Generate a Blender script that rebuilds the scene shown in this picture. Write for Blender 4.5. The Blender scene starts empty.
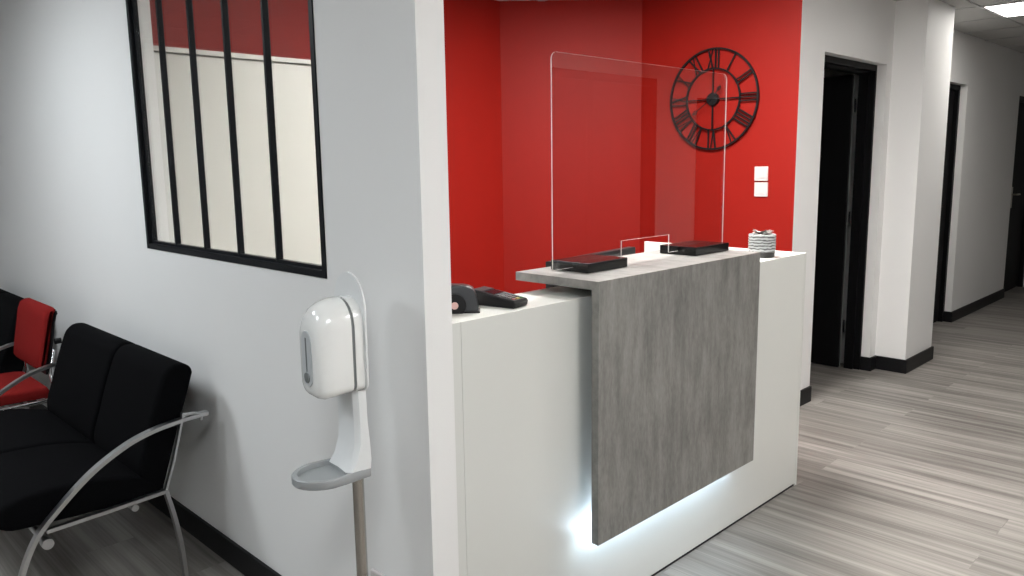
import bpy, bmesh, math, random
from mathutils import Vector, Matrix
random.seed(7)
SC = bpy.context.scene
COL = SC.collection
PI = math.pi

# ------------------------------------------------------------------ camera
F_PX, CAM_POS = 783.553, (-1.1657, -1.4763, 1.4463)
YAW, PITCH, ROLL = math.radians(45.2209), math.radians(9.0131), math.radians(-0.858)
cam_data = bpy.data.cameras.new('camera')
cam = bpy.data.objects.new('camera', cam_data)
COL.objects.link(cam)
cam_data.sensor_fit = 'HORIZONTAL'
cam_data.sensor_width = 36.0
cam_data.lens = F_PX / 1024 * 36.0
cam_data.clip_start = 0.02
fw = Vector((math.cos(YAW) * math.cos(PITCH), math.sin(YAW) * math.cos(PITCH), -math.sin(PITCH)))
rt = Vector((math.sin(YAW), -math.cos(YAW), 0))
up = rt.cross(fw)
rt2 = rt * math.cos(ROLL) + up * math.sin(ROLL)
up2 = -rt * math.sin(ROLL) + up * math.cos(ROLL)
m = Matrix((rt2, up2, -fw)).transposed().to_4x4()
m.translation = Vector(CAM_POS)
cam.matrix_world = m
SC.camera = cam

# ------------------------------------------------------------------ world, exposure, lamps
world = bpy.data.worlds.new('world')
SC.world = world
world.use_nodes = True
world.node_tree.nodes['Background'].inputs[0].default_value = (0.6, 0.65, 0.7, 1)
world.node_tree.nodes['Background'].inputs[1].default_value = 0.05
SC.view_settings.view_transform = 'Standard'
SC.view_settings.look = 'None'
SC.view_settings.exposure = 0.0
SC.view_settings.gamma = 1.0
SC.view_settings.use_curve_mapping = False

ZC = 2.45                                   # ceiling height
# centre x, y, light strength, light colour, where it is (for the label)
PANELS = [  # first panel is in view; the others are unseen, placed by guess for light
    (5.285, -0.100, 20.0, (1.0, 0.97, 0.92), 'recessed square ceiling panel light shining at the top right corner, beyond the pillar'),
    (2.885, -1.300, 42.0, (1.0, 0.975, 0.94), 'unseen square ceiling panel light over the floor in front of the desk'),
    (0.485, -1.900, 31.0, (1.0, 0.98, 0.95), 'unseen square ceiling panel light between the viewer and the wall end'),
    (1.685, 0.500, 106.0, (1.0, 0.975, 0.94), 'unseen square ceiling panel light over the worktop behind the desk'),
    (-1.315, 2.300, 42.0, (0.90, 0.96, 1.0), 'unseen square ceiling panel light over the far waiting chairs'),
    (-1.915, 1.100, 19.0, (0.90, 0.96, 1.0), 'unseen square ceiling panel light added in the middle of the waiting area'),
    (-1.315, -1.300, 32.0, (0.92, 0.97, 1.0), 'unseen square ceiling panel light added above the viewer as fill'),  # added as frontal fill for the left wall and dispenser
]
LED_STRENGTH = 42.0

# ------------------------------------------------------------------ materials
def new_mat(name):
    mt = bpy.data.materials.new(name)
    mt.use_nodes = True
    nt = mt.node_tree
    return mt, nt, nt.nodes['Principled BSDF']

def plain(name, col, rough=0.5, metal=0.0, noise=0.0, nscale=30, bump=0.0, bscale=200, spec=0.5, coat=0.0):
    """A procedural surface: base colour with slight noise, and optional fine bump."""
    mt, nt, bs = new_mat(name)
    bs.inputs['Base Color'].default_value = (*col, 1)
    bs.inputs['Roughness'].default_value = rough
    bs.inputs['Metallic'].default_value = metal
    bs.inputs['Specular IOR Level'].default_value = spec
    bs.inputs['Coat Weight'].default_value = coat
    geo = nt.nodes.new('ShaderNodeTexCoord')
    if noise > 0:
        n = nt.nodes.new('ShaderNodeTexNoise'); n.inputs['Scale'].default_value = nscale; n.inputs['Detail'].default_value = 4
        nt.links.new(geo.outputs['Object'], n.inputs['Vector'])
        r = nt.nodes.new('ShaderNodeMapRange')
        r.inputs['To Min'].default_value = 1 - noise; r.inputs['To Max'].default_value = 1 + noise
        nt.links.new(n.outputs['Fac'], r.inputs['Value'])
        mx = nt.nodes.new('ShaderNodeVectorMath'); mx.operation = 'SCALE'
        mx.inputs[0].default_value = col
        nt.links.new(r.outputs['Result'], mx.inputs['Scale'])
        nt.links.new(mx.outputs['Vector'], bs.inputs['Base Color'])
    if bump > 0:
        n2 = nt.nodes.new('ShaderNodeTexNoise'); n2.inputs['Scale'].default_value = bscale; n2.inputs['Detail'].default_value = 3
        nt.links.new(geo.outputs['Object'], n2.inputs['Vector'])
        b = nt.nodes.new('ShaderNodeBump'); b.inputs['Strength'].default_value = bump; b.inputs['Distance'].default_value = 0.002
        nt.links.new(n2.outputs['Fac'], b.inputs['Height'])
        nt.links.new(b.outputs['Normal'], bs.inputs['Normal'])
    return mt

def emitter(name, col, strength):
    mt, nt, bs = new_mat(name)
    bs.inputs['Base Color'].default_value = (0.8, 0.8, 0.8, 1)
    bs.inputs['Emission Color'].default_value = (*col, 1)
    bs.inputs['Emission Strength'].default_value = strength
    return mt

def clear_sheet(name, tint=(1, 1, 1), rough=0.0, extra=0.0):
    """A clear sheet: it lets light straight through and mirrors by Fresnel."""
    mt = bpy.data.materials.new(name); mt.use_nodes = True
    nt = mt.node_tree; nt.nodes.clear()
    out = nt.nodes.new('ShaderNodeOutputMaterial')
    tr = nt.nodes.new('ShaderNodeBsdfTransparent'); tr.inputs['Color'].default_value = (*tint, 1)
    gl = nt.nodes.new('ShaderNodeBsdfGlossy'); gl.inputs['Roughness'].default_value = rough
    fr = nt.nodes.new('ShaderNodeFresnel')
    geo = nt.nodes.new('ShaderNodeNewGeometry')
    io = nt.nodes.new('ShaderNodeMapRange'); io.inputs['To Min'].default_value = 1.49; io.inputs['To Max'].default_value = 1 / 1.49
    nt.links.new(geo.outputs['Backfacing'], io.inputs['Value']); nt.links.new(io.outputs['Result'], fr.inputs['IOR'])
    mx = nt.nodes.new('ShaderNodeMixShader')
    nt.links.new(fr.outputs['Fac'], mx.inputs['Fac'])
    nt.links.new(tr.outputs[0], mx.inputs[1]); nt.links.new(gl.outputs[0], mx.inputs[2])
    nt.links.new(mx.outputs[0], out.inputs['Surface'])
    return mt

def floor_mat():
    mt, nt, bs = new_mat('vinyl_planks')
    L = nt.links.new
    tc = nt.nodes.new('ShaderNodeTexCoord')
    mp = nt.nodes.new('ShaderNodeMapping'); mp.inputs['Rotation'].default_value = (0, 0, PI / 2)
    L(tc.outputs['Object'], mp.inputs['Vector'])
    br = nt.nodes.new('ShaderNodeTexBrick')
    br.offset = 0.37; br.offset_frequency = 2
    br.inputs['Color1'].default_value = (0.0, 0.0, 0.0, 1); br.inputs['Color2'].default_value = (1, 1, 1, 1)
    br.inputs['Mortar'].default_value = (0.3, 0.3, 0.3, 1)
    br.inputs['Scale'].default_value = 1.0; br.inputs['Mortar Size'].default_value = 0.0012
    br.inputs['Brick Width'].default_value = 1.22; br.inputs['Row Height'].default_value = 0.18
    L(mp.outputs['Vector'], br.inputs['Vector'])
    def streak(sx, sy, detail):
        sep = nt.nodes.new('ShaderNodeVectorMath'); sep.operation = 'MULTIPLY'
        sep.inputs[1].default_value = (sx, sy, 1)
        L(tc.outputs['Object'], sep.inputs[0])
        add = nt.nodes.new('ShaderNodeVectorMath'); add.operation = 'ADD'
        sc = nt.nodes.new('ShaderNodeVectorMath'); sc.operation = 'SCALE'; sc.inputs['Scale'].default_value = 17.0
        L(br.outputs['Color'], sc.inputs[0]); L(sep.outputs[0], add.inputs[0]); L(sc.outputs[0], add.inputs[1])
        n = nt.nodes.new('ShaderNodeTexNoise'); n.inputs['Scale'].default_value = 1.0; n.inputs['Detail'].default_value = detail
        L(add.outputs[0], n.inputs['Vector']); return n.outputs['Fac']
    s1 = streak(26, 0.9, 3); s2 = streak(120, 2.5, 2)
    mixa = nt.nodes.new('ShaderNodeMath'); mixa.operation = 'MULTIPLY_ADD'; mixa.inputs[1].default_value = 0.72
    mulb = nt.nodes.new('ShaderNodeMath'); mulb.operation = 'MULTIPLY'; mulb.inputs[1].default_value = 0.28
    L(s2, mulb.inputs[0]); L(s1, mixa.inputs[0]); L(mulb.outputs[0], mixa.inputs[2])
    b2 = nt.nodes.new('ShaderNodeMath'); b2.operation = 'MULTIPLY_ADD'; b2.inputs[1].default_value = 0.14
    L(br.outputs['Color'], b2.inputs[0]); L(mixa.outputs[0], b2.inputs[2])
    rp = nt.nodes.new('ShaderNodeValToRGB')
    rp.color_ramp.elements[0].position = 0.38; rp.color_ramp.elements[0].color = (0.118, 0.108, 0.098, 1)
    rp.color_ramp.elements[1].position = 0.72; rp.color_ramp.elements[1].color = (0.325, 0.303, 0.28, 1)
    e = rp.color_ramp.elements.new(0.53); e.color = (0.205, 0.190, 0.174, 1)
    L(b2.outputs[0], rp.inputs['Fac'])
    L(rp.outputs['Color'], bs.inputs['Base Color'])
    bs.inputs['Roughness'].default_value = 0.42
    bm_ = nt.nodes.new('ShaderNodeBump'); bm_.inputs['Strength'].default_value = 0.15; bm_.inputs['Distance'].default_value = 0.002
    L(s2, bm_.inputs['Height']); L(bm_.outputs['Normal'], bs.inputs['Normal'])
    return mt

def grey_wood_mat():
    mt, nt, bs = new_mat('grey_concrete_wood')
    L = nt.links.new
    tc = nt.nodes.new('ShaderNodeTexCoord')
    def noise(vec, detail):
        mp = nt.nodes.new('ShaderNodeMapping'); mp.inputs['Scale'].default_value = vec
        L(tc.outputs['Object'], mp.inputs['Vector'])
        n = nt.nodes.new('ShaderNodeTexNoise'); n.inputs['Scale'].default_value = 1; n.inputs['Detail'].default_value = detail
        n.inputs['Roughness'].default_value = 0.6
        L(mp.outputs['Vector'], n.inputs['Vector']); return n.outputs['Fac']
    a = noise((30, 5, 5), 6); b = noise((5, 2.6, 2.6), 4); c = noise((150, 45, 45), 3)
    m1 = nt.nodes.new('ShaderNodeMath'); m1.operation = 'MULTIPLY_ADD'; m1.inputs[1].default_value = 0.42
    m2 = nt.nodes.new('ShaderNodeMath'); m2.operation = 'MULTIPLY_ADD'; m2.inputs[1].default_value = 0.33
    m3 = nt.nodes.new('ShaderNodeMath'); m3.operation = 'MULTIPLY'; m3.inputs[1].default_value = 0.25
    L(c, m3.inputs[0]); L(b, m2.inputs[0]); L(m3.outputs[0], m2.inputs[2]); L(a, m1.inputs[0]); L(m2.outputs[0], m1.inputs[2])
    rp = nt.nodes.new('ShaderNodeValToRGB')
    rp.color_ramp.elements[0].position = 0.33; rp.color_ramp.elements[0].color = (0.105, 0.102, 0.096, 1)
    rp.color_ramp.elements[1].position = 0.68; rp.color_ramp.elements[1].color = (0.295, 0.288, 0.272, 1)
    L(m1.outputs[0], rp.inputs['Fac']); L(rp.outputs['Color'], bs.inputs['Base Color'])
    bs.inputs['Roughness'].default_value = 0.5
    return mt

def fabric(name, col):
    mt = plain(name, col, 0.95, noise=0.18, nscale=140, bump=0.5, bscale=900, spec=0.05)
    return mt

def banded(name):
    mt, nt, bs = new_mat(name); L = nt.links.new
    tc = nt.nodes.new('ShaderNodeTexCoord')
    w = nt.nodes.new('ShaderNodeTexWave'); w.wave_type = 'BANDS'; w.bands_direction = 'Z'
    w.inputs['Scale'].default_value = 26; w.inputs['Distortion'].default_value = 3.5; w.inputs['Detail'].default_value = 2; w.inputs['Detail Scale'].default_value = 2.0
    L(tc.outputs['Object'], w.inputs['Vector'])
    rp = nt.nodes.new('ShaderNodeValToRGB')
    rp.color_ramp.elements[0].position = 0.1; rp.color_ramp.elements[0].color = (0.10, 0.10, 0.10, 1)
    rp.color_ramp.elements[1].position = 0.6; rp.color_ramp.elements[1].color = (0.55, 0.57, 0.57, 1)
    L(w.outputs['Fac'], rp.inputs['Fac']); L(rp.outputs['Color'], bs.inputs['Base Color'])
    bs.inputs['Roughness'].default_value = 0.3
    return mt

M = {
    'wall': plain('white_wall_paint', (0.78, 0.775, 0.765), 0.62, noise=0.012, nscale=3, bump=0.12, bscale=260, spec=0.35),
    'red': plain('red_wall_paint', (0.265, 0.0085, 0.0045), 0.55, noise=0.02, nscale=3, bump=0.12, bscale=260, spec=0.2),
    'ceil': plain('ceiling_tile', (0.50, 0.495, 0.485), 0.95, noise=0.06, nscale=220, bump=0.3, bscale=400, spec=0.1),
    'grid': plain('ceiling_grid_metal', (0.42, 0.42, 0.42), 0.5, noise=0.02),
    'floor': floor_mat(),
    'black_trim': plain('black_skirting', (0.007, 0.007, 0.008), 0.42, noise=0.1, nscale=20, spec=0.2),
    'black_metal': plain('black_powder_coat', (0.005, 0.006, 0.008), 0.45, noise=0.1, nscale=40, spec=0.14),
    'door': plain('black_door', (0.004, 0.004, 0.0045), 0.55, noise=0.1, nscale=10, spec=0.12),
    'door_frame': plain('anthracite_door_frame', (0.004, 0.004, 0.0045), 0.5, noise=0.05, spec=0.12),
    'white_lam': plain('white_laminate', (0.64, 0.645, 0.615), 0.38, noise=0.01, nscale=6, spec=0.45),
    'cream_lam': plain('cream_laminate', (0.60, 0.59, 0.545), 0.4, noise=0.01, nscale=6),
    'wood': grey_wood_mat(),
    'acrylic': clear_sheet('clear_acrylic', (0.985, 0.985, 0.985)),
    'acrylic_edge': plain('acrylic_cut_edge', (0.72, 0.66, 0.64), 0.35, noise=0.02),  # glow of the clear sheet's edge put into a pale colour
    'glass': clear_sheet('window_glass', (0.97, 0.98, 0.975)),
    'foot': plain('black_gloss_block', (0.004, 0.004, 0.004), 0.2, noise=0.05, spec=0.3),
    'black_plastic': plain('black_plastic', (0.010, 0.010, 0.011), 0.35, noise=0.06, nscale=60, spec=0.22),
    'dark_grey_plastic': plain('dark_grey_plastic', (0.032, 0.034, 0.038), 0.3, noise=0.05, nscale=60),
    'screen_dark': plain('dark_screen', (0.012, 0.010, 0.014), 0.12, noise=0.02),
    'key': plain('grey_keys', (0.045, 0.042, 0.045), 0.5, noise=0.04),
    'key_y': plain('yellow_key', (0.32, 0.26, 0.03), 0.5, noise=0.04),
    'key_r': plain('red_key', (0.18, 0.02, 0.02), 0.5, noise=0.04),
    'key_g': plain('green_key', (0.03, 0.13, 0.04), 0.5, noise=0.04),
    'pinkish': plain('pale_pink_disc', (0.65, 0.42, 0.40), 0.4, noise=0.04),
    'chrome': plain('chrome', (0.72, 0.72, 0.73), 0.16, 1.0, noise=0.02),
    'brushed': plain('brushed_steel', (0.50, 0.50, 0.50), 0.34, 1.0, noise=0.08, nscale=80),
    'pole': plain('steel_pole', (0.46, 0.43, 0.39), 0.25, 1.0, noise=0.05),
    'fabric_black': fabric('black_fabric', (0.0032, 0.0032, 0.0038)),
    'fabric_red': fabric('red_fabric', (0.20, 0.014, 0.013)),
    'gloss_white': plain('glossy_white_plastic', (0.80, 0.80, 0.78), 0.16, noise=0.008, coat=0.3),
    'satin_white': plain('satin_white_plastic', (0.74, 0.75, 0.75), 0.35, noise=0.01),
    'grey_plastic': plain('mid_grey_plastic', (0.30, 0.315, 0.32), 0.38, noise=0.02),
    'light_grey_plastic': plain('light_grey_plastic', (0.48, 0.50, 0.51), 0.3, noise=0.02),
    'gap_grey': plain('grey_seal', (0.15, 0.16, 0.16), 0.5, noise=0.02),
    'clock': plain('black_wrought_iron', (0.008, 0.008, 0.009), 0.5, noise=0.1, nscale=40, spec=0.2),
    'switch': plain('white_switch', (0.60, 0.56, 0.55), 0.3, noise=0.01),
    'pot_silver': banded('silver_bands'),
    'pot_dark': plain('dark_pot_base', (0.03, 0.03, 0.028), 0.4, noise=0.1),
    'leaf': plain('grey_leaf', (0.19, 0.165, 0.15), 0.5, noise=0.5, nscale=30),
    'leaf_pale': plain('pale_leaf', (0.50, 0.48, 0.46), 0.5, noise=0.3, nscale=30),
    'led': emitter('cool_white_led', (0.66, 0.84, 1.0), LED_STRENGTH),
    'lever': plain('brass_lever', (0.45, 0.42, 0.36), 0.3, 1.0, noise=0.03),
}

# ------------------------------------------------------------------ mesh helpers
def box(bm, x0, x1, y0, y1, z0, z1, bev=0.0, seg=2, mi=0, mat=None):
    vs = [bm.verts.new((x, y, z)) for z in (z0, z1) for y in (y0, y1) for x in (x0, x1)]
    fs = [bm.faces.new([vs[i] for i in q]) for q in ((0, 2, 3, 1), (4, 5, 7, 6), (0, 1, 5, 4), (2, 6, 7, 3), (0, 4, 6, 2), (1, 3, 7, 5))]
    for f in fs: f.material_index = mi
    if mat is not None:
        bmesh.ops.transform(bm, matrix=mat, verts=vs)
    if bev > 0:
        es = list({e for f in fs for e in f.edges})
        r = bmesh.ops.bevel(bm, geom=es, offset=bev, segments=seg, affect='EDGES', profile=0.5)
        for f in r['faces']: f.material_index = mi
    return fs

def prism(bm, pts, axis, a0, a1, bev=0.0, seg=2, mi=0):
    """Extrude the 2-D outline PTS along AXIS from a0 to a1. pts are (x,z) for 'y', (x,y) for 'z', (y,z) for 'x'."""
    def P(p, a):
        return {'y': (p[0], a, p[1]), 'z': (p[0], p[1], a), 'x': (a, p[0], p[1])}[axis]
    lo = [bm.verts.new(P(p, a0)) for p in pts]; hi = [bm.verts.new(P(p, a1)) for p in pts]
    n = len(pts); fs = [bm.faces.new(lo), bm.faces.new(hi)]
    sides = []
    for i in range(n):
        f = bm.faces.new((lo[i], lo[(i + 1) % n], hi[(i + 1) % n], hi[i])); fs.append(f); sides.append(f)
    for f in fs: f.material_index = mi
    bmesh.ops.recalc_face_normals(bm, faces=fs)
    if bev > 0:
        es = list({e for f in fs[:2] for e in f.edges})
        bmesh.ops.bevel(bm, geom=es, offset=bev, segments=seg, affect='EDGES', profile=0.5)

def sweep(bm, path, prof, up_hint=Vector((0, 1, 0)), caps=True):
    """Sweep the closed 2-D profile PROF (u along up_hint-ish, v across) along PATH."""
    path = [Vector(p) for p in path]
    rings = []
    for i, p in enumerate(path):
        t = (path[min(i + 1, len(path) - 1)] - path[max(i - 1, 0)]).normalized()
        u = (up_hint - t * up_hint.dot(t))
        u = u.normalized() if u.length > 1e-6 else t.orthogonal().normalized()
        v = t.cross(u)
        rings.append([bm.verts.new(p + u * a + v * b) for a, b in prof])
    n = len(prof)
    fs = []
    for i in range(len(rings) - 1):
        for j in range(n):
            fs.append(bm.faces.new((rings[i][j], rings[i][(j + 1) % n], rings[i + 1][(j + 1) % n], rings[i + 1][j])))
    if caps:
        fs.append(bm.faces.new(rings[0])); fs.append(bm.faces.new(rings[-1]))
    bmesh.ops.recalc_face_normals(bm, faces=fs)

def circ(r, n=14):
    return [(r * math.cos(2 * PI * k / n), r * math.sin(2 * PI * k / n)) for k in range(n)]

def tube(bm, path, r, n=14, hint=None):
    path = [Vector(p) for p in path]
    if hint is None:
        d = (path[-1] - path[0]).normalized()
        hint = Vector((0, 0, 1)) if abs(d.z) < 0.8 else Vector((0, 1, 0))
    sweep(bm, path, circ(r, n), hint)

def lathe(bm, prof, c=(0, 0, 0), n=32, mat=None):
    """Revolve the (r, z) profile about the z axis through c."""
    rings = []
    for r, z in prof:
        if r < 1e-6: rings.append([bm.verts.new((c[0], c[1], c[2] + z))])
        else: rings.append([bm.verts.new((c[0] + r * math.cos(2 * PI * k / n), c[1] + r * math.sin(2 * PI * k / n), c[2] + z)) for k in range(n)])
    fs = []
    for a, b in zip(rings[:-1], rings[1:]):
        for k in range(n):
            q = []
            for ring, kk in ((a, k), (a, (k + 1) % n), (b, (k + 1) % n), (b, k)):
                v = ring[0] if len(ring) == 1 else ring[kk]
                if v not in q: q.append(v)
            if len(q) > 2: fs.append(bm.faces.new(q))
    for ring in (rings[0], rings[-1]):
        if len(ring) > 2: fs.append(bm.faces.new(ring))
    bmesh.ops.recalc_face_normals(bm, faces=fs)
    if mat is not None:
        bmesh.ops.transform(bm, matrix=mat, verts=[v for r in rings for v in r])

def spline(pts, n=8):
    """Catmull-Rom through PTS."""
    P = [Vector(p) for p in pts]; P = [2 * P[0] - P[1]] + P + [2 * P[-1] - P[-2]]
    out = []
    for i in range(1, len(P) - 2):
        for k in range(n):
            t = k / n
            a, b, c, d = P[i - 1], P[i], P[i + 1], P[i + 2]
            out.append(0.5 * ((2 * b) + (c - a) * t + (2 * a - 5 * b + 4 * c - d) * t * t + (3 * b - a - 3 * c + d) * t ** 3))
    out.append(P[-2])
    return out

def obj(name, bm, mats, parent=None, smooth=None, loc=None):
    if smooth is not None:
        for f in bm.faces: f.smooth = True
        a = math.radians(smooth)
        for e in bm.edges:
            if len(e.link_faces) == 2 and e.calc_face_angle(0) > a: e.smooth = False
    me = bpy.data.meshes.new(name)
    bm.to_mesh(me); bm.free()
    for k in (mats if isinstance(mats, (list, tuple)) else [mats]):
        me.materials.append(M[k] if isinstance(k, str) else k)
    o = bpy.data.objects.new(name, me)
    COL.objects.link(o)
    if parent is not None: o.parent = parent
    if loc is not None: o.location = loc
    return o

def part(name, fn, mats, parent, smooth=None):
    bm = bmesh.new(); fn(bm); return obj(name, bm, mats, parent, smooth)

def thing(name, label, cat, loc=(0, 0, 0), rotz=0.0, group=None):
    o = bpy.data.objects.new(name, None)
    COL.objects.link(o)
    o.location = loc; o.rotation_euler = (0, 0, rotz); o.empty_display_size = 0.1
    o['label'] = label; o['category'] = cat
    if group: o['group'] = group
    return o

def local_parts(root):
    """The parts were modelled in room coordinates: hang them under the root without moving them."""
    off = Matrix.Translation(root.location).inverted()
    for c in root.children:
        c.data.transform(off)
        for g in c.children: g.data.transform(off)

def copy_tree(o, parent=None):
    c = o.copy(); COL.objects.link(c); c.parent = parent
    for ch in list(o.children): copy_tree(ch, c)
    return c

def struct(name, fn, mats, parent=None, smooth=None):
    o = part(name, fn, mats, parent, smooth)
    if parent is None: o['kind'] = 'structure'
    return o

def struct_root(name):
    o = bpy.data.objects.new(name, None); COL.objects.link(o); o['kind'] = 'structure'; o.empty_display_size = 0.1
    return o

# ------------------------------------------------------------------ the room
X0, X1, Y0, Y1 = -4.2, 10.8, -2.6, 5.2
TW = 0.0858                                 # thickness of the left wall
WY0, WY1, WZ0, WZ1 = 0.4332, 1.7551, 1.1352, 2.12   # window opening
XC = 3.0273                                 # red clock wall
YW = 0.5157                                 # wall with the first black door
D1A, D1B, DH = 3.3335, 4.2673, 2.047
CA, CB, CY = 4.358, 4.884, 0.317            # pillar
YW2 = 0.622                                 # corridor wall
D2A, D2B, D3A, D3B = 5.456, 6.389, 8.092, 9.02
CH = (XC - 0.89 * math.cos(PI / 4), 1.557 + 0.89 * math.sin(PI / 4))   # chamfer end
YB = CH[1]                                  # back wall

struct('floor', lambda b: box(b, X0, X1, Y0, Y1, -0.08, 0), 'floor')

def ceiling_fn(b):
    # tiles left open where the panel lights sit
    xs = [X0] + sorted({round(p[0] - .3, 4) for p in PANELS} | {round(p[0] + .3, 4) for p in PANELS}) + [X1]
    ys = [Y0] + sorted({round(p[1] - .3, 4) for p in PANELS} | {round(p[1] + .3, 4) for p in PANELS}) + [Y1]
    for i in range(len(xs) - 1):
        for j in range(len(ys) - 1):
            cx, cy = (xs[i] + xs[i + 1]) / 2, (ys[j] + ys[j + 1]) / 2
            if any(abs(cx - p[0]) < .3 and abs(cy - p[1]) < .3 for p in PANELS): continue
            box(b, xs[i], xs[i + 1], ys[j], ys[j + 1], ZC, ZC + 0.1)
struct('ceiling', ceiling_fn, 'ceil')

def grid_fn(b):
    k = -16
    while 4.985 + .6 * k < X1:
        x = 4.985 + .6 * k
        if x > X0 + .1 and not (TW - .15 < x < TW + .05): box(b, x - .012, x + .012, Y0, Y1, ZC - .004, ZC + .002)
        k += 1
    k = -8
    while .2 + .6 * k < Y1:
        y = .2 + .6 * k
        if y > Y0 + .1: box(b, X0, X1, y - .012, y + .012, ZC - .0045, ZC + .0015)
        k += 1
struct('trim_1', grid_fn, 'grid')

def left_wall(b):
    box(b, 0, TW, 0, WY0, 0, ZC)
    box(b, 0, TW, WY1, Y1, 0, ZC)
    box(b, 0, TW, WY0, WY1, 0, WZ0)
    box(b, 0, TW, WY0, WY1, WZ1, ZC)
struct('wall_left', left_wall, 'wall')
struct('baseboard_left', lambda b: (box(b, -.014, 0, .0, Y1, 0, .094, .002), ), 'black_trim')

# window: black steel frame set in the left wall
win = struct_root('window_1')
def win_frame(b):
    f = .021
    for y0, y1 in ((WY0, WY0 + f), (WY1 - f, WY1)): box(b, -.004, .030, y0, y1, WZ0, WZ1, .0015)
    for z0, z1 in ((WZ0, WZ0 + f), (WZ1 - f, WZ1)): box(b, -.0037, .0297, WY0 + f, WY1 - f, z0, z1, .0015)
    g = f + .010
    for y0, y1 in ((WY0 + f, WY0 + g), (WY1 - g, WY1 - f)): box(b, .010, .0285, y0, y1, WZ0 + f, WZ1 - f)
    for z0, z1 in ((WZ0 + f, WZ0 + g), (WZ1 - g, WZ1 - f)): box(b, .0102, .0283, WY0 + g, WY1 - g, z0, z1)
part('window_frame', win_frame, 'black_metal', win)
muls = [.732, .988, 1.246, 1.502]
for y in muls:
    part('mullion', lambda b: box(b, .009, .029, y - .0065, y + .0065, WZ0 + .026, WZ1 - .026, .0015), 'black_metal', win)
edges = [WY0 + .0285] + muls + [WY1 - .0285]
for a, c in zip(edges[:-1], edges[1:]):
    part('pane', lambda b: box(b, .018, .022, a + .003, c - .003, WZ0 + .0312, WZ1 - .0312), 'glass', win)

# reception alcove: red walls
def back_wall(b): box(b, TW, CH[0] + .2, YB, YB + .1, 0, ZC)
struct('wall_back', back_wall, 'red')
def chamfer(b):
    d = .12 / math.sqrt(2)
    prism(b, [(XC, 1.557), CH, (CH[0] + d, CH[1] + d), (XC + d, 1.557 + d)], 'z', 0, ZC)
struct('wall_diagonal', chamfer, 'red')

def right_wall(b):
    for f in box(b, XC, D1A, YW, 1.70, 0, ZC):
        f.material_index = 1 if f.calc_center_median().x < XC + 1e-4 else 0
struct('wall_right', right_wall, ['wall', 'red'])
def door_wall(b):
    box(b, D1A, D1B, YW, YW + .16, DH, ZC)
    box(b, D1B, CA + .02, YW, YW + .16, 0, ZC)
struct('wall_front', door_wall, 'wall')
struct('wall_pillar', lambda b: box(b, CA, CB, CY, YW2 + .16, 0, ZC), 'wall')
def corridor_wall(b):
    box(b, CB, D2A, YW2, YW2 + .16, 0, ZC)
    box(b, D2A, D2B, YW2, YW2 + .16, DH, ZC)
    box(b, D2B, D3A, YW2, YW2 + .16, 0, ZC)
    box(b, D3A, D3B, YW2, YW2 + .16, DH, ZC)
    box(b, D3B, X1, YW2, YW2 + .16, 0, ZC)
struct('wall_corridor', corridor_wall, 'wall')
def base_right(b):
    t, h = .014, .094
    box(b, XC, D1A, YW - t, YW, 0, h, .002)
    box(b, D1B, CA, YW - t, YW, 0, h, .002)
    box(b, CA - t, CA, CY - t, YW - t, 0, h, .002)
    box(b, CA, CB, CY - t, CY, 0, h, .002)
    box(b, CB, CB + t, CY - t, YW2 - t, 0, h, .002)
    box(b, CB, D2A, YW2 - t, YW2, 0, h, .002)
    box(b, D2B, D3A, YW2 - t, YW2, 0, h, .002)
    box(b, D3B, X1, YW2 - t, YW2, 0, h, .002)
    # returns into the door reveals
    box(b, D1B - t, D1B, YW - t, YW + .06, 0, h, .002)
    box(b, D2B - t, D2B, YW2 - t, YW2 + .055, 0, h, .002)
struct('baseboard_right', base_right, 'black_trim')

# outer shell
struct('wall_waiting_end', lambda b: box(b, X0, X1, Y1, Y1 + .1, -.08, ZC + .1), 'wall')
struct('wall_behind', lambda b: box(b, X0, X1, Y0 - .1, Y0, -.08, ZC + .1), 'wall')
struct('wall_outer_left', lambda b: box(b, X0 - .1, X0, Y0, Y1, -.08, ZC + .1), 'wall')
struct('wall_corridor_end', lambda b: box(b, X1, X1 + .1, Y0, Y1, -.08, ZC + .1), 'wall')
# partition between the red alcove and the dark rooms behind the black doors
struct('wall_partition', lambda b: (box(b, CB + .1, CB + .2, YW2 + .16, Y1, 0, ZC), box(b, XC + .15, XC + .25, 1.70, Y1, 0, ZC),
                                    box(b, D3A - .5, D3A - .4, YW2 + .16, Y1, 0, ZC)), 'wall')

def lever_handle(b, x, y, z, side=-1):
    """A lever on a leaf whose face looks to -y: rosette, neck and lever."""
    box(b, x - .026, x + .026, y - .008, y, z - .11, z + .11, .004)
    tube(b, [(x, y, z + .03), (x, y - .05, z + .03)], .009)
    tube(b, [(x, y - .05, z + .03), (x + side * .12, y - .05, z + .03)], .009)

# door 1: black leaf swung inwards on its right hinge
d1 = struct_root('door_1')
def d1_frame(b):
    t = .018
    for y0, y1, f in ((YW + .06, YW + .10, .022), (YW + .10, YW + .16, .040)):
        box(b, D1A, D1A + f, y0, y1, 0, DH)
        box(b, D1B - f, D1B, y0, y1, 0, DH)
        box(b, D1A + f, D1B - f, y0 + .001, y1, DH - f - .016, DH)
part('door_frame', d1_frame, 'door_frame', d1)
lf = part('leaf', lambda b: box(b, D1B - .078, D1B - .038, YW + .185, YW + .185 + .86, .008, DH - .055, .002), 'door', d1)
part('edge_strip', lambda b: box(b, D1B - .056, D1B - .044, YW + .1835, YW + .1848, .01, DH - .057), 'gap_grey', lf)
for z in (.25, 1.0, 1.75):
    part('hinge', lambda b: tube(b, [(D1B - .033, YW + .176, z), (D1B - .033, YW + .176, z + .09)], .006), 'black_metal', lf)

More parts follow.
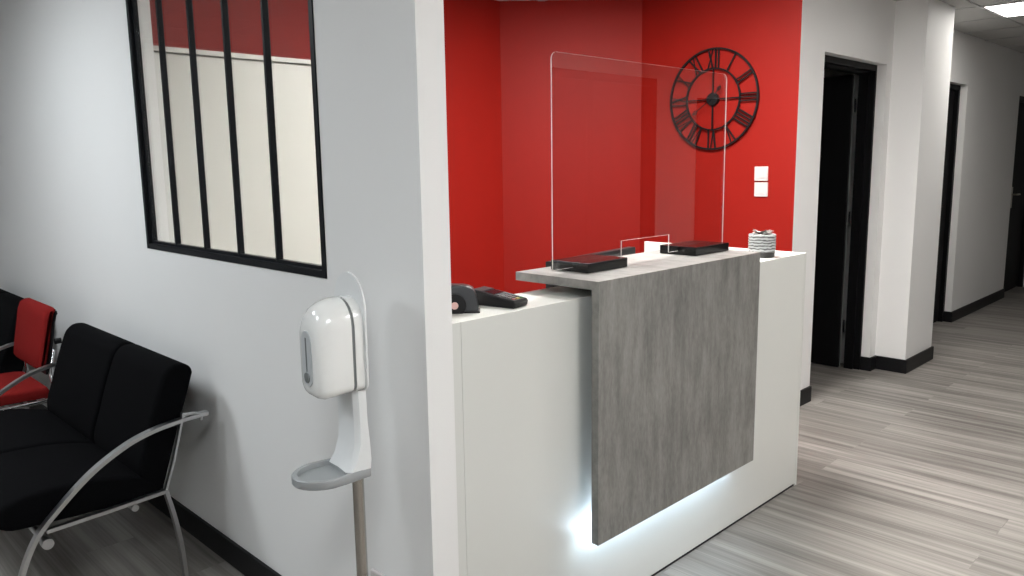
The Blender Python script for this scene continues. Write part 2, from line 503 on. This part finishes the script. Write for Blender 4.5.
d2 = struct_root('door_2')
def d2_frame(b):
    box(b, D2A, D2A + .04, YW2 + .055, YW2 + .16, 0, DH)
    box(b, D2B - .04, D2B, YW2 + .055, YW2 + .16, 0, DH)
    box(b, D2A + .04, D2B - .04, YW2 + .056, YW2 + .16, DH - .04, DH)
part('door_frame', d2_frame, 'door_frame', d2)
lf = part('leaf', lambda b: box(b, D2A + .045, D2B - .045, YW2 + .085, YW2 + .125, .008, DH - .045, .002), 'door', d2)
part('handle', lambda b: lever_handle(b, D2A + .12, YW2 + .085, .98, 1), 'lever', lf)

d3 = struct_root('door_3')
def d3_frame(b):
    box(b, D3A, D3A + .05, YW2 + .02, YW2 + .16, 0, DH)
    box(b, D3B - .05, D3B, YW2 + .02, YW2 + .16, 0, DH)
    box(b, D3A + .05, D3B - .05, YW2 + .021, YW2 + .16, DH - .05, DH)
part('door_frame', d3_frame, 'door_frame', d3)
lf = part('leaf', lambda b: box(b, D3A + .055, D3B - .055, YW2 + .06, YW2 + .10, .008, DH - .055, .002), 'door', d3)
part('handle', lambda b: lever_handle(b, D3A + .26, YW2 + .06, 1.02, 1), 'lever', lf)

# the dark entrance opposite the desk (it shows in the acrylic screen as a reflection)
d4 = struct_root('door_4')
def d4_frame(b):
    for x0, x1 in ((3.05, 3.11), (3.98, 4.04), (4.91, 4.97)): box(b, x0, x1, Y0 + .0005, Y0 + .05, 0, 2.19)
    for x0, x1 in ((3.11, 3.98), (4.04, 4.91)):
        box(b, x0, x1, Y0 + .0005, Y0 + .049, 2.12, 2.19); box(b, x0, x1, Y0 + .0005, Y0 + .049, 0, .10)
part('door_frame', d4_frame, 'door_frame', d4)
for x0, x1 in ((3.112, 3.978), (4.042, 4.908)):
    part('dark_pane', lambda b: box(b, x0, x1, Y0 + .015, Y0 + .03, .102, 2.118), 'screen_dark', d4)
d5 = struct_root('door_5')
part('leaf', lambda b: box(b, 5.72, 6.62, Y0 + .0005, Y0 + .03, .005, 2.06, .002), 'door', d5)

# ------------------------------------------------------------------ ceiling lights
for i, (x, y, s, c, lab) in enumerate(PANELS):
    t = thing('ceiling_light', lab, 'ceiling light', (x, y, ZC), 0, 'square ceiling panel lights')
    def fr(b):
        for a in (-1, 1):
            box(b, min(a * .298, a * .272), max(a * .298, a * .272), -.298, .298, -.008, .03)
            box(b, -.272, .272, min(a * .298, a * .272), max(a * .298, a * .272), -.008, .03)
        box(b, -.298, .298, -.298, .298, .03, .045)
    part('frame', fr, 'satin_white', t)
    part('diffuser', lambda b: box(b, -.2715, .2715, -.2715, .2715, -.004, .002), emitter('panel_light_%d' % i, c, s), t)

# ------------------------------------------------------------------ reception desk
XR, YC, ZT = 2.0903, 0.005, 1.05
desk = thing('reception_desk', 'white reception desk with hanging grey wood panel and glowing blue-white edge', 'desk', (1.05, .2, 0))
part('front_panel', lambda b: box(b, .119, XR - .0185, YC, YC + .02, .012, ZT - .0, .001), 'white_lam', desk)
part('side_panel', lambda b: box(b, TW + .001, .1184, YC + .0002, .208, .012, ZT - .0, .001), 'white_lam', desk)
part('end_panel', lambda b: box(b, XR - .018, XR, YC, .838, .0, ZT, .001), 'white_lam', desk)
def ledge(b): box(b, .1188, XR - .0182, YC + .0202, .208, ZT - .025, ZT, .0005)
part('ledge', ledge, 'white_lam', desk)
part('plinth', lambda b: box(b, TW + .003, XR - .02, YC + .004, YC + .06, .0, .0118), 'black_trim', desk)
def worktop(b):
    box(b, .12, XR - .02, .0255, .83, .715, .74, .002)
part('worktop', worktop, 'white_lam', desk)
part('desk_leg', lambda b: box(b, .12, .14, .03, .80, .0, .7148, .001), 'white_lam', desk)
XS0, XS1, ZS, ZSB, YF, YBK, TH = .5771, 1.5299, 1.1077, .2974, -.0739, .2628, .0265
def slab(b):
    prism(b, [(YF, ZSB), (YF, ZS), (YBK, ZS), (YBK, ZS - TH), (YF + TH, ZS - TH), (YF + TH, ZSB)], 'x', XS0, XS1, .0008, 1)
sl = part('hanging_panel', slab, 'wood', desk); sl['label'] = 'grey concrete-look wood panel folded over the ledge'
for x in (.72, 1.34):
    part('spacer', lambda b: box(b, x, x + .05, .06, .16, ZT + .0002, ZS - TH - .0002), 'black_plastic', desk)
def led(b):
    box(b, XS0 + .014, XS1 - .05, YF + TH + .0006, YF + TH + .010, ZSB + .003, ZSB + .015)
ls = part('led_strip', led, 'led', desk); ls['label'] = 'glowing blue-white light strip'
local_parts(desk)

# acrylic counter screen in two black blocks
scr = thing('acrylic_screen', 'clear acrylic counter screen with a pass-through slot on the grey desk top', 'screen', (1.09, .12, ZS))
GX0, GX1, GZ0, GZ1, CX0, CX1, CZ = .594, 1.588, 1.122, 1.770, .937, 1.216, 1.186
def sheet_outline(off=0):
    r = .022; pts = []
    def arc(cx, cz, a0):
        for k in range(6):
            a = math.radians(a0 + 90 * k / 5); pts.append((cx + r * math.cos(a), cz + r * math.sin(a)))
    pts += [(GX0, GZ0), (CX0, GZ0), (CX0, CZ), (CX1, CZ), (CX1, GZ0), (GX1, GZ0)]
    arc(GX1 - r, GZ1 - r, 0); arc(GX0 + r, GZ1 - r, 90)
    return pts
def sheet(b):
    o_ = sheet_outline()
    b.faces.new([b.verts.new((x, .118, z)) for x, z in o_]); b.faces.new([b.verts.new((x, .122, z)) for x, z in reversed(o_)])
part('sheet', sheet, 'acrylic', scr)
def rim(b):
    o_ = sheet_outline(); n = len(o_)
    for i in range(n):
        (xa, za), (xb, zb) = o_[i], o_[(i + 1) % n]
        b.faces.new([b.verts.new(v) for v in ((xa, .118, za), (xb, .118, zb), (xb, .122, zb), (xa, .122, za))])
    bmesh.ops.remove_doubles(b, verts=b.verts, dist=1e-5)
part('edge', rim, 'acrylic_edge', scr)['label'] = 'cut edge of the clear sheet, its bright glow painted in'
for xa, xb, ya, yb in ((.69, .893, .06, .214), (1.278, 1.51, .046, .200)):
    part('foot', lambda b: box(b, xa, xb, ya, yb, ZS + .0002, ZS + .031, .002), 'foot', scr)
local_parts(scr)

# monitor behind the desk
ma = math.radians(7)
mon = thing('computer_monitor', 'black computer monitor just showing its top edge behind the grey desk top', 'monitor', (1.135, .41, .74), ma)
def mon_panel(b):
    box(b, -.272, .318, -.012, .022, .045, .362, .004)
part('monitor_housing', mon_panel, 'black_plastic', mon)
part('display', lambda b: box(b, -.260, .306, .0222, .0235, .062, .35), 'screen_dark', mon)
part('stand', lambda b: (box(b, -.03, .03, -.035, -.0125, .008, .2, .004), box(b, -.11, .11, -.09, .08, 0, .008, .003)), 'black_plastic', mon)

# card terminal
ct = thing('card_terminal', 'black handheld card payment terminal lying on the white ledge, keypad up', 'card terminal', (.352, .112, ZT), math.radians(0))
TA = (Vector((.36, .045)) - Vector((.33, .185)))
ct.scale = (.93, .93, .86)
ct.rotation_euler = (0, 0, math.atan2(-TA.x, TA.y) + PI)  # local -y = towards the keypad end
def ct_body(b):
    # side outline (y,z): tall printer head at +y, low keypad end at -y
    prism(b, [(-.085, .004), (-.08, 0), (.078, 0), (.085, .008), (.085, .040), (.074, .050), (.02, .044), (-.082, .026), (-.088, .018)], 'x', -.039, .039, .006, 3)
part('terminal_body', ct_body, 'black_plastic', ct, 40)
def slope(y): return .026 + (y + .082) / .102 * .018 if y < .02 else .044 + (y - .02) / .054 * .006
def ct_plate(b, x0, x1, y0, y1, h):
    vs = [b.verts.new((x, y, slope(y) + dz)) for dz in (-.001, h) for y in (y0, y1) for x in (x0, x1)]
    for q in ((0, 2, 3, 1), (4, 5, 7, 6), (0, 1, 5, 4), (2, 6, 7, 3), (0, 4, 6, 2), (1, 3, 7, 5)): b.faces.new([vs[i] for i in q])
part('display', lambda b: ct_plate(b, -.027, .027, -.006, .030, .0012), 'screen_dark', ct)
def keys(b):
    for r in range(4):
        for c in range(3): ct_plate(b, -.027 + c * .0195, -.027 + c * .0195 + .015, -.062 + r * .0125, -.062 + r * .0125 + .009, .0022)
part('keypad', keys, 'key', ct)
for k, (mk, c) in enumerate((('key_r', 0), ('key_y', 1), ('key_g', 2))):
    q = part('function_key', lambda b: ct_plate(b, -.027 + c * .0195, -.027 + c * .0195 + .015, -.0765, -.0675, .0024), mk, ct)
    q['label'] = ('red', 'yellow', 'green')[k] + ' key of the keypad'
part('printer_cover', lambda b: ct_plate(b, -.033, .033, .036, .072, .0022), 'dark_grey_plastic', ct)

# rounded black desk device beside the wall end
dv = thing('desk_device', 'rounded dark grey desk device with round dial beside the white wall end', 'desk device', (.188, .102, ZT))
dv.rotation_euler = (0, 0, math.radians(-42))
def dv_body(b):
    prism(b, [(-.048, .004), (.058, .004), (.060, .010), (.053, .050), (.047, .064), (.036, .071), (.020, .0745), (-.020, .076), (-.048, .070)], 'y', .0, .05, .004, 3)
part('device_body', dv_body, 'dark_grey_plastic', dv, 40)
part('device_base', lambda b: box(b, -.05, .064, -.002, .052, .0, .0045, .001), 'black_plastic', dv)
RX = Matrix.Translation((-.004, .0005, .022)) @ Matrix.Rotation(PI / 2, 4, 'X')
def dial(b):
    lathe(b, [(.0, -.001), (.032, -.001), (.031, .004), (.024, .006), (.0, .006)], mat=RX)
dl = part('dial', dial, 'black_plastic', dv, 40)
part('dial_cap', lambda b: lathe(b, [(.0, .0055), (.0105, .0055), (.009, .0085), (.0, .009)], mat=RX), 'pinkish', dl, 40)
part('side_trim', lambda b: prism(b, [(.0545, .012), (.0605, .012), (.0545, .048), (.049, .060)], 'y', .008, .042, .001, 1), 'black_plastic', dv)

# pot with a grey plant
pt = thing('plant_pot', 'small silver-banded pot with dark base holding a grey plant on the desk end', 'plant pot', (1.845, .085, ZT))
def pot(b):
    prof = [(.0, .021), (.050, .021)]
    for k in range(7):
        z = .022 + k * .0105
        prof += [(.0535, z + .001), (.0555, z + .005), (.0535, z + .009)]
    prof += [(.0545, .0925), (.051, .0925), (.049, .078), (.0, .078)]
    lathe(b, prof)
part('pot', pot, 'pot_silver', pt, 60)
part('pot_base', lambda b: lathe(b, [(.0, 0), (.048, 0), (.052, .004), (.0535, .0215), (.0, .0215)]), 'pot_dark', pt, 40)
def leaves(b, n, seed, r0, r1):
    rnd = random.Random(seed)
    for k in range(n):
        a = 2 * PI * k / n + rnd.uniform(-.2, .2); L_ = rnd.uniform(r0, r1); tilt = rnd.uniform(.25, .9); w = .011
        d = Vector((math.cos(a), math.sin(a), 0)); s = Vector((-math.sin(a), math.cos(a), 0))
        base = Vector((0, 0, .084))
        mid = base + d * L_ * .55 * math.cos(tilt) + Vector((0, 0, L_ * .55 * math.sin(tilt)))
        tip = base + d * L_ * math.cos(tilt) + Vector((0, 0, L_ * .75 * math.sin(tilt)))
        up_ = Vector((0, 0, .004))
        vs = [b.verts.new(v) for v in (base - s * .003, mid - s * w, tip, mid + s * w, base + s * .003, mid + up_, mid - up_ * 1.2)]
        for q in ((0, 1, 5), (1, 2, 5), (2, 3, 5), (3, 4, 5), (4, 0, 5), (1, 0, 6), (2, 1, 6), (3, 2, 6), (4, 3, 6), (0, 4, 6)): b.faces.new([vs[i] for i in q])
part('leaf_rosette', lambda b: leaves(b, 14, 3, .046, .062), 'leaf', pt)
part('pale_leaf_tips', lambda b: leaves(b, 9, 9, .046, .062), 'leaf_pale', pt)

# ------------------------------------------------------------------ wall clock
CR = .2935
ck = thing('wall_clock', 'large black skeleton clock with roman numerals on the red wall', 'clock', (XC - .018, 1.033, 1.803))
# local frame of the clock face: right = -y, up = z, towards the room = -x
def cp(r, a, d=0.0):
    """Point at radius r, clock angle a (0 = twelve, clockwise), d towards the room."""
    return Vector((-d, -r * math.sin(a), r * math.cos(a)))
def cring(b, r0, r1, d0, d1, n=96):
    R = [[b.verts.new(cp(r, 2 * PI * k / n, d)) for k in range(n)] for r, d in ((r0, d0), (r1, d0), (r1, d1), (r0, d1))]
    for j in range(4):
        for k in range(n):
            b.faces.new((R[j][k], R[j][(k + 1) % n], R[(j + 1) % 4][(k + 1) % n], R[(j + 1) % 4][k]))
    bmesh.ops.recalc_face_normals(b, faces=b.faces)
def cbar(b, p, q, w, d0, d1):
    """Flat bar from p to q ((x right, y up) on the face), width w."""
    p, q = Vector(p), Vector(q); t = (q - p).normalized(); s = Vector((-t.y, t.x)) * w / 2
    vs = [b.verts.new((-d, -c.x, c.y)) for d in (d0, d1) for c in (p - s, q - s, q + s, p + s)]
    for f in ((0, 1, 2, 3), (7, 6, 5, 4), (0, 4, 5, 1), (1, 5, 6, 2), (2, 6, 7, 3), (3, 7, 4, 0)): b.faces.new([vs[i] for i in f])
    bmesh.ops.recalc_face_normals(b, faces=b.faces)
part('outer_ring', lambda b: cring(b, CR - .010, CR, -.006, .006), 'clock', ck, 40)
RI = .180
part('inner_ring', lambda b: cring(b, RI - .008, RI, -.006, .006), 'clock', ck, 40)
for a in (0, 90, 180, 270):
    def sp(b):
        A = math.radians(a); d = Vector((math.sin(A), math.cos(A)))
        cbar(b, d * .03, d * (RI - .004), .007, -.004, .003)
    part('spoke', sp, 'clock', ck)
NUM = ['XII', 'I', 'II', 'III', 'IIII', 'V', 'VI', 'VII', 'VIII', 'IX', 'X', 'XI']
CWID = {'I': .020, 'V': .046, 'X': .046}
for h, s in enumerate(NUM):
    def nm(b):
        A = h * PI / 6; rad = Vector((math.sin(A), math.cos(A))); tan = Vector((math.cos(A), -math.sin(A)))
        tot = sum(CWID[c] for c in s); x = -tot / 2; r0, r1 = RI - .004, CR - .006
        for c in s:
            w = CWID[c]; xa, xb, xm = x + .007, x + w - .007, x + w / 2
            P = lambda u, r: tan * u + rad * r
            if c == 'I': cbar(b, P(xm, r0), P(xm, r1), .0075, -.003, .004)
            elif c == 'V':
                cbar(b, P(xa, r1), P(xm, r0), .0085, -.003, .004); cbar(b, P(xb, r1), P(xm, r0), .005, -.0025, .0035)
            else:
                cbar(b, P(xa, r1), P(xb, r0), .0085, -.003, .004); cbar(b, P(xb, r1), P(xa, r0), .005, -.0025, .0035)
            x += w
    part('numeral', nm, 'clock', ck)
RXC = Matrix.Rotation(-PI / 2, 4, 'Y')
part('hub', lambda b: lathe(b, [(.0, -.0165), (.036, -.0165), (.037, .009), (.034, .012), (.0, .013)], mat=RXC), 'black_plastic', ck, 40)
def hand(b, ang, L_, w, tail, d, head):
    A = math.radians(ang); u = Vector((math.sin(A), math.cos(A)))
    cbar(b, -u * tail, u * L_, w, d, d + .002)
    v = Vector((u.y, -u.x))
    c = u * (L_ - head)
    for p, q in ((c - u * head * .6, c + v * head * .5), (c + v * head * .5, c + u * head), (c + u * head, c - v * head * .5), (c - v * head * .5, c - u * head * .6)):
        cbar(b, p, q, w * .9, d, d + .002)
part('hour_hand', lambda b: hand(b, 40, .095, .006, .03, .016, .020), 'clock', ck)
part('minute_hand', lambda b: hand(b, 235, .150, .005, .035, .0185, .024), 'clock', ck)

# ------------------------------------------------------------------ switches
def switch(y, z, lab):
    t = thing('light_switch', lab, 'light switch', (XC - .0002, y, z), 0, 'light switches on the red wall')
    part('switch_plate', lambda b: box(b, -.010, 0, -.0405, .0405, -.0405, .0405, .003), 'switch', t)
    part('rocker', lambda b: box(b, -.0135, -.0098, -.024, .024, -.024, .024, .0015), 'switch', t)
    return t
switch(.715, 1.369, 'upper of two square white light switches on the red wall')
switch(.713, 1.280, 'lower of two square white light switches on the red wall')

# white wall socket low on the left wall
so = thing('wall_socket', 'white wall outlet low on the left wall beside the dispenser pole', 'wall socket', (-.0002, .19, .287))
part('socket_plate', lambda b: box(b, -.012, 0, -.08, .08, -.04, .04, .003), 'switch', so)
for s_ in (-1, 1):
    RS = Matrix.Translation((-.0118, s_ * .037, 0)) @ Matrix.Rotation(-PI / 2, 4, 'Y')
    part('socket_well', lambda b: lathe(b, [(.0, 0), (.021, 0), (.021, .002), (.018, .002), (.017, .0008), (.0, .0008)], mat=RS), 'satin_white', so, 40)

# ------------------------------------------------------------------ white cabinet seen through the window
cb = thing('cabinet', 'tall white cabinet standing behind the black framed window', 'cabinet', (.80, 2.0, 0))
CX_0, CX_1, CYF = .098, 1.50, 1.80
part('cabinet_body', lambda b: box(b, CX_0, CX_1, CYF, YB - .004, 0, 1.905, .001), 'cream_lam', cb)
part('cabinet_top', lambda b: box(b, CX_0 - .006, CX_1 + .006, CYF - .022, YB - .004, 1.9075, 1.927, .001), 'cream_lam', cb)
xs = [CX_0 + .045, .56, 1.03, CX_1]
part('filler_panel', lambda b: box(b, CX_0, CX_0 + .042, CYF - .012, CYF - .0003, .01, 1.895, .001), 'white_lam', cb)
for a, c in zip(xs[:-1], xs[1:]):
    dr = part('cabinet_door', lambda b: box(b, a + .0004, c - .0004, CYF - .02, CYF - .0003, .07, 1.898, .001), 'cream_lam', cb)
local_parts(cb)

# ------------------------------------------------------------------ hand sanitiser dispenser on its stand
AZ = math.radians(173)
ds = thing('sanitizer_dispenser', 'white hand sanitizer dispenser with grey drip tray on a steel pole stand', 'dispenser', (-.126, .1358, 0), AZ)
# local frame: +x = front of the dispenser, y = width, z = up
def rrect(hw, hz, r, n=6, top=None):
    top = r if top is None else top; pts = []
    for cx, cz, a0, rr in ((hw - top, hz - top, 0, top), (-hw + top, hz - top, 90, top), (-hw + r, -hz + r, 180, r), (hw - r, -hz + r, 270, r)):
        for k in range(n + 1):
            a = math.radians(a0 + 90 * k / n); pts.append((cx + rr * math.cos(a), cz + rr * math.sin(a)))
    return pts
def loft(b, rings, caps=True):
    R = [[b.verts.new(p) for p in r] for r in rings]; n = len(R[0]); fs = []
    for i in range(len(R) - 1):
        for j in range(n): fs.append(b.faces.new((R[i][j], R[i][(j + 1) % n], R[i + 1][(j + 1) % n], R[i + 1][j])))
    if caps: fs += [b.faces.new(R[0]), b.faces.new(R[-1])]
    bmesh.ops.recalc_face_normals(b, faces=fs)
def yz(u, hw, z0, z1, r, top): 
    zc, hz = (z0 + z1) / 2, (z1 - z0) / 2
    return [(u, y, zc + z) for y, z in rrect(hw, hz, r, 6, top)]
def dome(b):
    loft(b, [yz(-.004, .081, .91, 1.194, .03, .080), yz(.000, .081, .91, 1.194, .03, .080)])
part('back_plate', dome, 'satin_white', ds, 40)
part('rear_shell', lambda b: loft(b, [yz(.0004, .071, .913, 1.136, .02, .062), yz(.022, .071, .913, 1.136, .02, .062)]), 'gloss_white', ds, 40)
part('seal_band', lambda b: loft(b, [yz(.0222, .0685, .916, 1.1335, .02, .060), yz(.0298, .0685, .916, 1.1335, .02, .060)]), 'gap_grey', ds, 40)
def cover(b):
    rings = []
    for u, hw, z0, z1, r, tp in ((.030, .071, .913, 1.136, .020, .062), (.055, .070, .910, 1.134, .022, .062), (.075, .067, .906, 1.128, .024, .060),
                                 (.092, .062, .902, 1.118, .028, .056), (.103, .055, .904, 1.104, .030, .050), (.110, .047, .911, 1.088, .030, .044), (.113, .040, .919, 1.072, .030, .038)):
        rings.append(yz(u, hw, z0, z1, r, tp))
    loft(b, rings)
part('front_cover', cover, 'gloss_white', ds, 50)
part('window_panel', lambda b: loft(b, [yz(.110, .028, .930, 1.066, .024, .027), yz(.1155, .026, .932, 1.064, .022, .025)]), 'light_grey_plastic', ds, 40)
part('level_slot', lambda b: box(b, .1150, .1165, -.0035, .0035, .960, 1.049, .0008), 'gap_grey', ds)
RD = Matrix.Translation((.1148, 0, .952)) @ Matrix.Rotation(PI / 2, 4, 'Y')
part('sensor_button', lambda b: lathe(b, [(.0, 0), (.014, 0), (.012, .004), (.0, .005)], mat=RD), 'gap_grey', ds, 40)
def neck(b):
    def ring(z, hw, u0, u1): 
        return [(u0, -hw, z), (u1 - .010, -hw, z), (u1, -hw + .014, z), (u1 - .003, 0, z), (u1, hw - .014, z), (u1 - .010, hw, z), (u0, hw, z)]
    loft(b, [ring(.712, .060, -.009, .052), ring(.735, .060, -.012, .036), ring(.775, .058, -.011, .024), ring(.83, .056, -.008, .022), ring(.912, .057, -.006, .024)])
part('neck', neck, 'satin_white', ds, 35)
def tray_outline(k=1.0, n=14):
    pts = [(-.010 * k, -.058 * k), (.055, -.068 * k)]
    for i in range(1, n):
        a = -PI / 2 + PI * i / n; pts.append((.078 + .088 * k * math.cos(a), .072 * k * math.sin(a)))
    return pts + [(.055, .068 * k), (-.010 * k, .058 * k)]
def tray(b):
    o0, o1, i1 = tray_outline(.96), tray_outline(1.0), tray_outline(.84)
    i1 = [(max(x, .045), y) for x, y in i1]
    loft(b, [[(x, y, .690) for x, y in o0], [(x, y, .694) for x, y in o1], [(x, y, .7105) for x, y in o1], [(x, y, .713) for x, y in tray_outline(.97)],
             [(x, y, .712) for x, y in i1], [(max(x * .985, .048), y * .97, .701) for x, y in i1]])
part('drip_tray', tray, 'grey_plastic', ds, 40)
part('pole', lambda b: lathe(b, [(.0, .012), (.0145, .012), (.0145, .692), (.0, .692)], c=(-.002, .0, 0), n=24), 'pole', ds, 40)
part('base_plate', lambda b: lathe(b, [(.0, 0), (.098, 0), (.100, .003), (.097, .010), (.03, .012), (.0, .012)], c=(-.002, 0, 0), n=40), 'pole', ds, 40)

# ------------------------------------------------------------------ waiting chairs
def rect(a, c): return [(-a, -c), (a, -c), (a, c), (-a, c)]
BY0 = 1.19
BY1 = 2.44
SEATS = [(1.212, 1.705), (1.721, 2.325)]
bench = thing('bench', 'black two-seat waiting bench with curved steel arms, nearest along the left wall', 'bench', (-.35, 1.79, 0), 0, 'black waiting benches')
arc_pts = [(-.052, .5915), (-.12, .5885), (-.183, .582), (-.25, .571), (-.333, .544), (-.439, .485), (-.537, .403), (-.613, .323), (-.662, .221), (-.692, .11), (-.705, .004)]
leg_pts = [(-.218, .356), (-.201, .275), (-.189, .205), (-.181, .137), (-.176, .06), (-.174, .002)]
post_pts = [(-.216, .352), (-.181, .45), (-.148, .565), (-.136, .61)]
for y in (BY0, BY1):
    part('arm', lambda b: sweep(b, spline([(x, y, z) for x, z in arc_pts], 6), rect(.0135, .0065)), 'brushed', bench, 35)
    part('rear_leg', lambda b: sweep(b, spline([(x, y, z) for x, z in leg_pts], 5), rect(.013, .0065)), 'brushed', bench, 35)
    s_ = 1 if y == BY0 else -1
    part('back_post', lambda b: sweep(b, [(x, y + s_ * .001, z) for x, z in post_pts], rect(.008, .004)), 'brushed', bench, 35)
    part('side_rail', lambda b: sweep(b, [(-.222, y, .350), (-.40, y, .341), (-.585, y, .334)], rect(.011, .006)), 'brushed', bench, 35)
    part('end_bolt', lambda b: tube(b, [(-.075, y, .570), (-.075, y, .5845)], .006), 'brushed', bench, 40)
    part('bracket', lambda b: tube(b, [(-.137, y, .603), (-.10, y, .6), (-.062, y, .585)], .006), 'brushed', bench, 40)
    part('bolt', lambda b: tube(b, [(-.588, y - s_ * .020, .298), (-.588, y + s_ * .012, .298)], .017, 18, Vector((0, 0, 1))), 'brushed', bench, 40)
for x, z in ((-.315, .316), (-.588, .298)):
    part('cross_rail', lambda b: tube(b, [(x, BY0 + .012, z), (x, BY1 - .012, z)], .012, 14, Vector((0, 0, 1))), 'brushed', bench, 40)
seat_prof = [(-.225, .333), (-.40, .336), (-.60, .346), (-.668, .352), (-.706, .372), (-.718, .402), (-.700, .432), (-.655, .449), (-.58, .458), (-.45, .452), (-.34, .432), (-.262, .402), (-.222, .372)]
back_prof = [(-.212, .345), (-.140, .56), (-.086, .715), (-.079, .742), (-.088, .763), (-.115, .776), (-.147, .775), (-.172, .758), (-.190, .728), (-.226, .63), (-.256, .535), (-.281, .46), (-.281, .405), (-.25, .352)]
for k in range(2):
    ya, yb = SEATS[k]
    part('seat', lambda b: prism(b, [(p.x, p.z) for p in spline([(x, 0, z) for x, z in seat_prof], 3)], 'y', ya, yb, .018, 4), 'fabric_black', bench, 50)
    part('backrest', lambda b: prism(b, [(p.x, p.z) for p in spline([(x, 0, z) for x, z in back_prof], 3)], 'y', ya + .003, yb - .003, .016, 4), 'fabric_black', bench, 50)
local_parts(bench)
b2 = copy_tree(bench)
b2.location = (bench.location[0], bench.location[1] + 1.90, 0)
b2['label'] = 'black waiting bench behind the red chair, at the left edge of the photo'

# red visitor chair
rc = thing('visitor_chair', 'red upholstered visitor chair on a chrome tube frame between the black benches', 'chair', (-.42, 2.755, 0))
def pad(b, prof, hw, bev):
    prism(b, prof, 'y', -hw, hw, bev, 4)
# local x: 0 = chair centre, +x = towards the wall
rb_prof = [(.195, .535), (.215, .59), (.232, .67), (.246, .75), (.258, .79), (.270, .81), (.262, .822), (.244, .822), (.222, .810), (.208, .775), (.192, .69), (.176, .61), (.168, .555), (.178, .535)]
part('backrest', lambda b: pad(b, rb_prof, .225, .020), 'fabric_red', rc, 50)
shell = [(.197, .53), (.2165, .585), (.2335, .665), (.2475, .75), (.2595, .788), (.2705, .806), (.274, .803), (.259, .75), (.246, .67), (.229, .585), (.208, .515), (.200, .515)]
part('back_shell', lambda b: pad(b, shell, .222, .008), 'black_plastic', rc, 50)
rs_prof = [(.20, .405), (-.20, .410), (-.245, .420), (-.262, .440), (-.248, .462), (-.20, .472), (.0, .466), (.16, .462), (.20, .455), (.212, .43)]
part('seat', lambda b: pad(b, rs_prof, .225, .018), 'fabric_red', rc, 50)
for s_ in (-1, 1):
    y = s_ * .238
    part('frame_tube', lambda b: tube(b, spline([(.245, y * .80, .62), (.222, y * .9, .53), (.222, y, .45), (.205, y, .412), (.16, y, .398), (.0, y, .396), (-.16, y, .396), (-.215, y, .385), (-.232, y, .34), (-.235, y, .2), (-.238, y, .01)], 6), .0105, 14, Vector((0, 1, 0))), 'chrome', rc, 40)
    part('rear_leg', lambda b: tube(b, spline([(-.05, y, .386), (.10, y, .30), (.20, y, .15), (.235, y, .01)], 6), .0105, 14, Vector((0, 1, 0))), 'chrome', rc, 40)
    part('knob', lambda b: tube(b, [(.262, y * .70, .655), (.288, y * .70, .655)], .014, 16), 'black_plastic', rc, 40)
    for x in (-.238, .235):
        part('glide', lambda b: lathe(b, [(.0, 0), (.013, 0), (.014, .012), (.0, .012)], c=(x, y, 0), n=16), 'black_plastic', rc, 40)
part('cross_tube', lambda b: (tube(b, [(.0, -.238, .388), (.0, .238, .388)], .009), tube(b, [(-.17, -.238, .388), (-.17, .238, .388)], .009)), 'chrome', rc, 40)
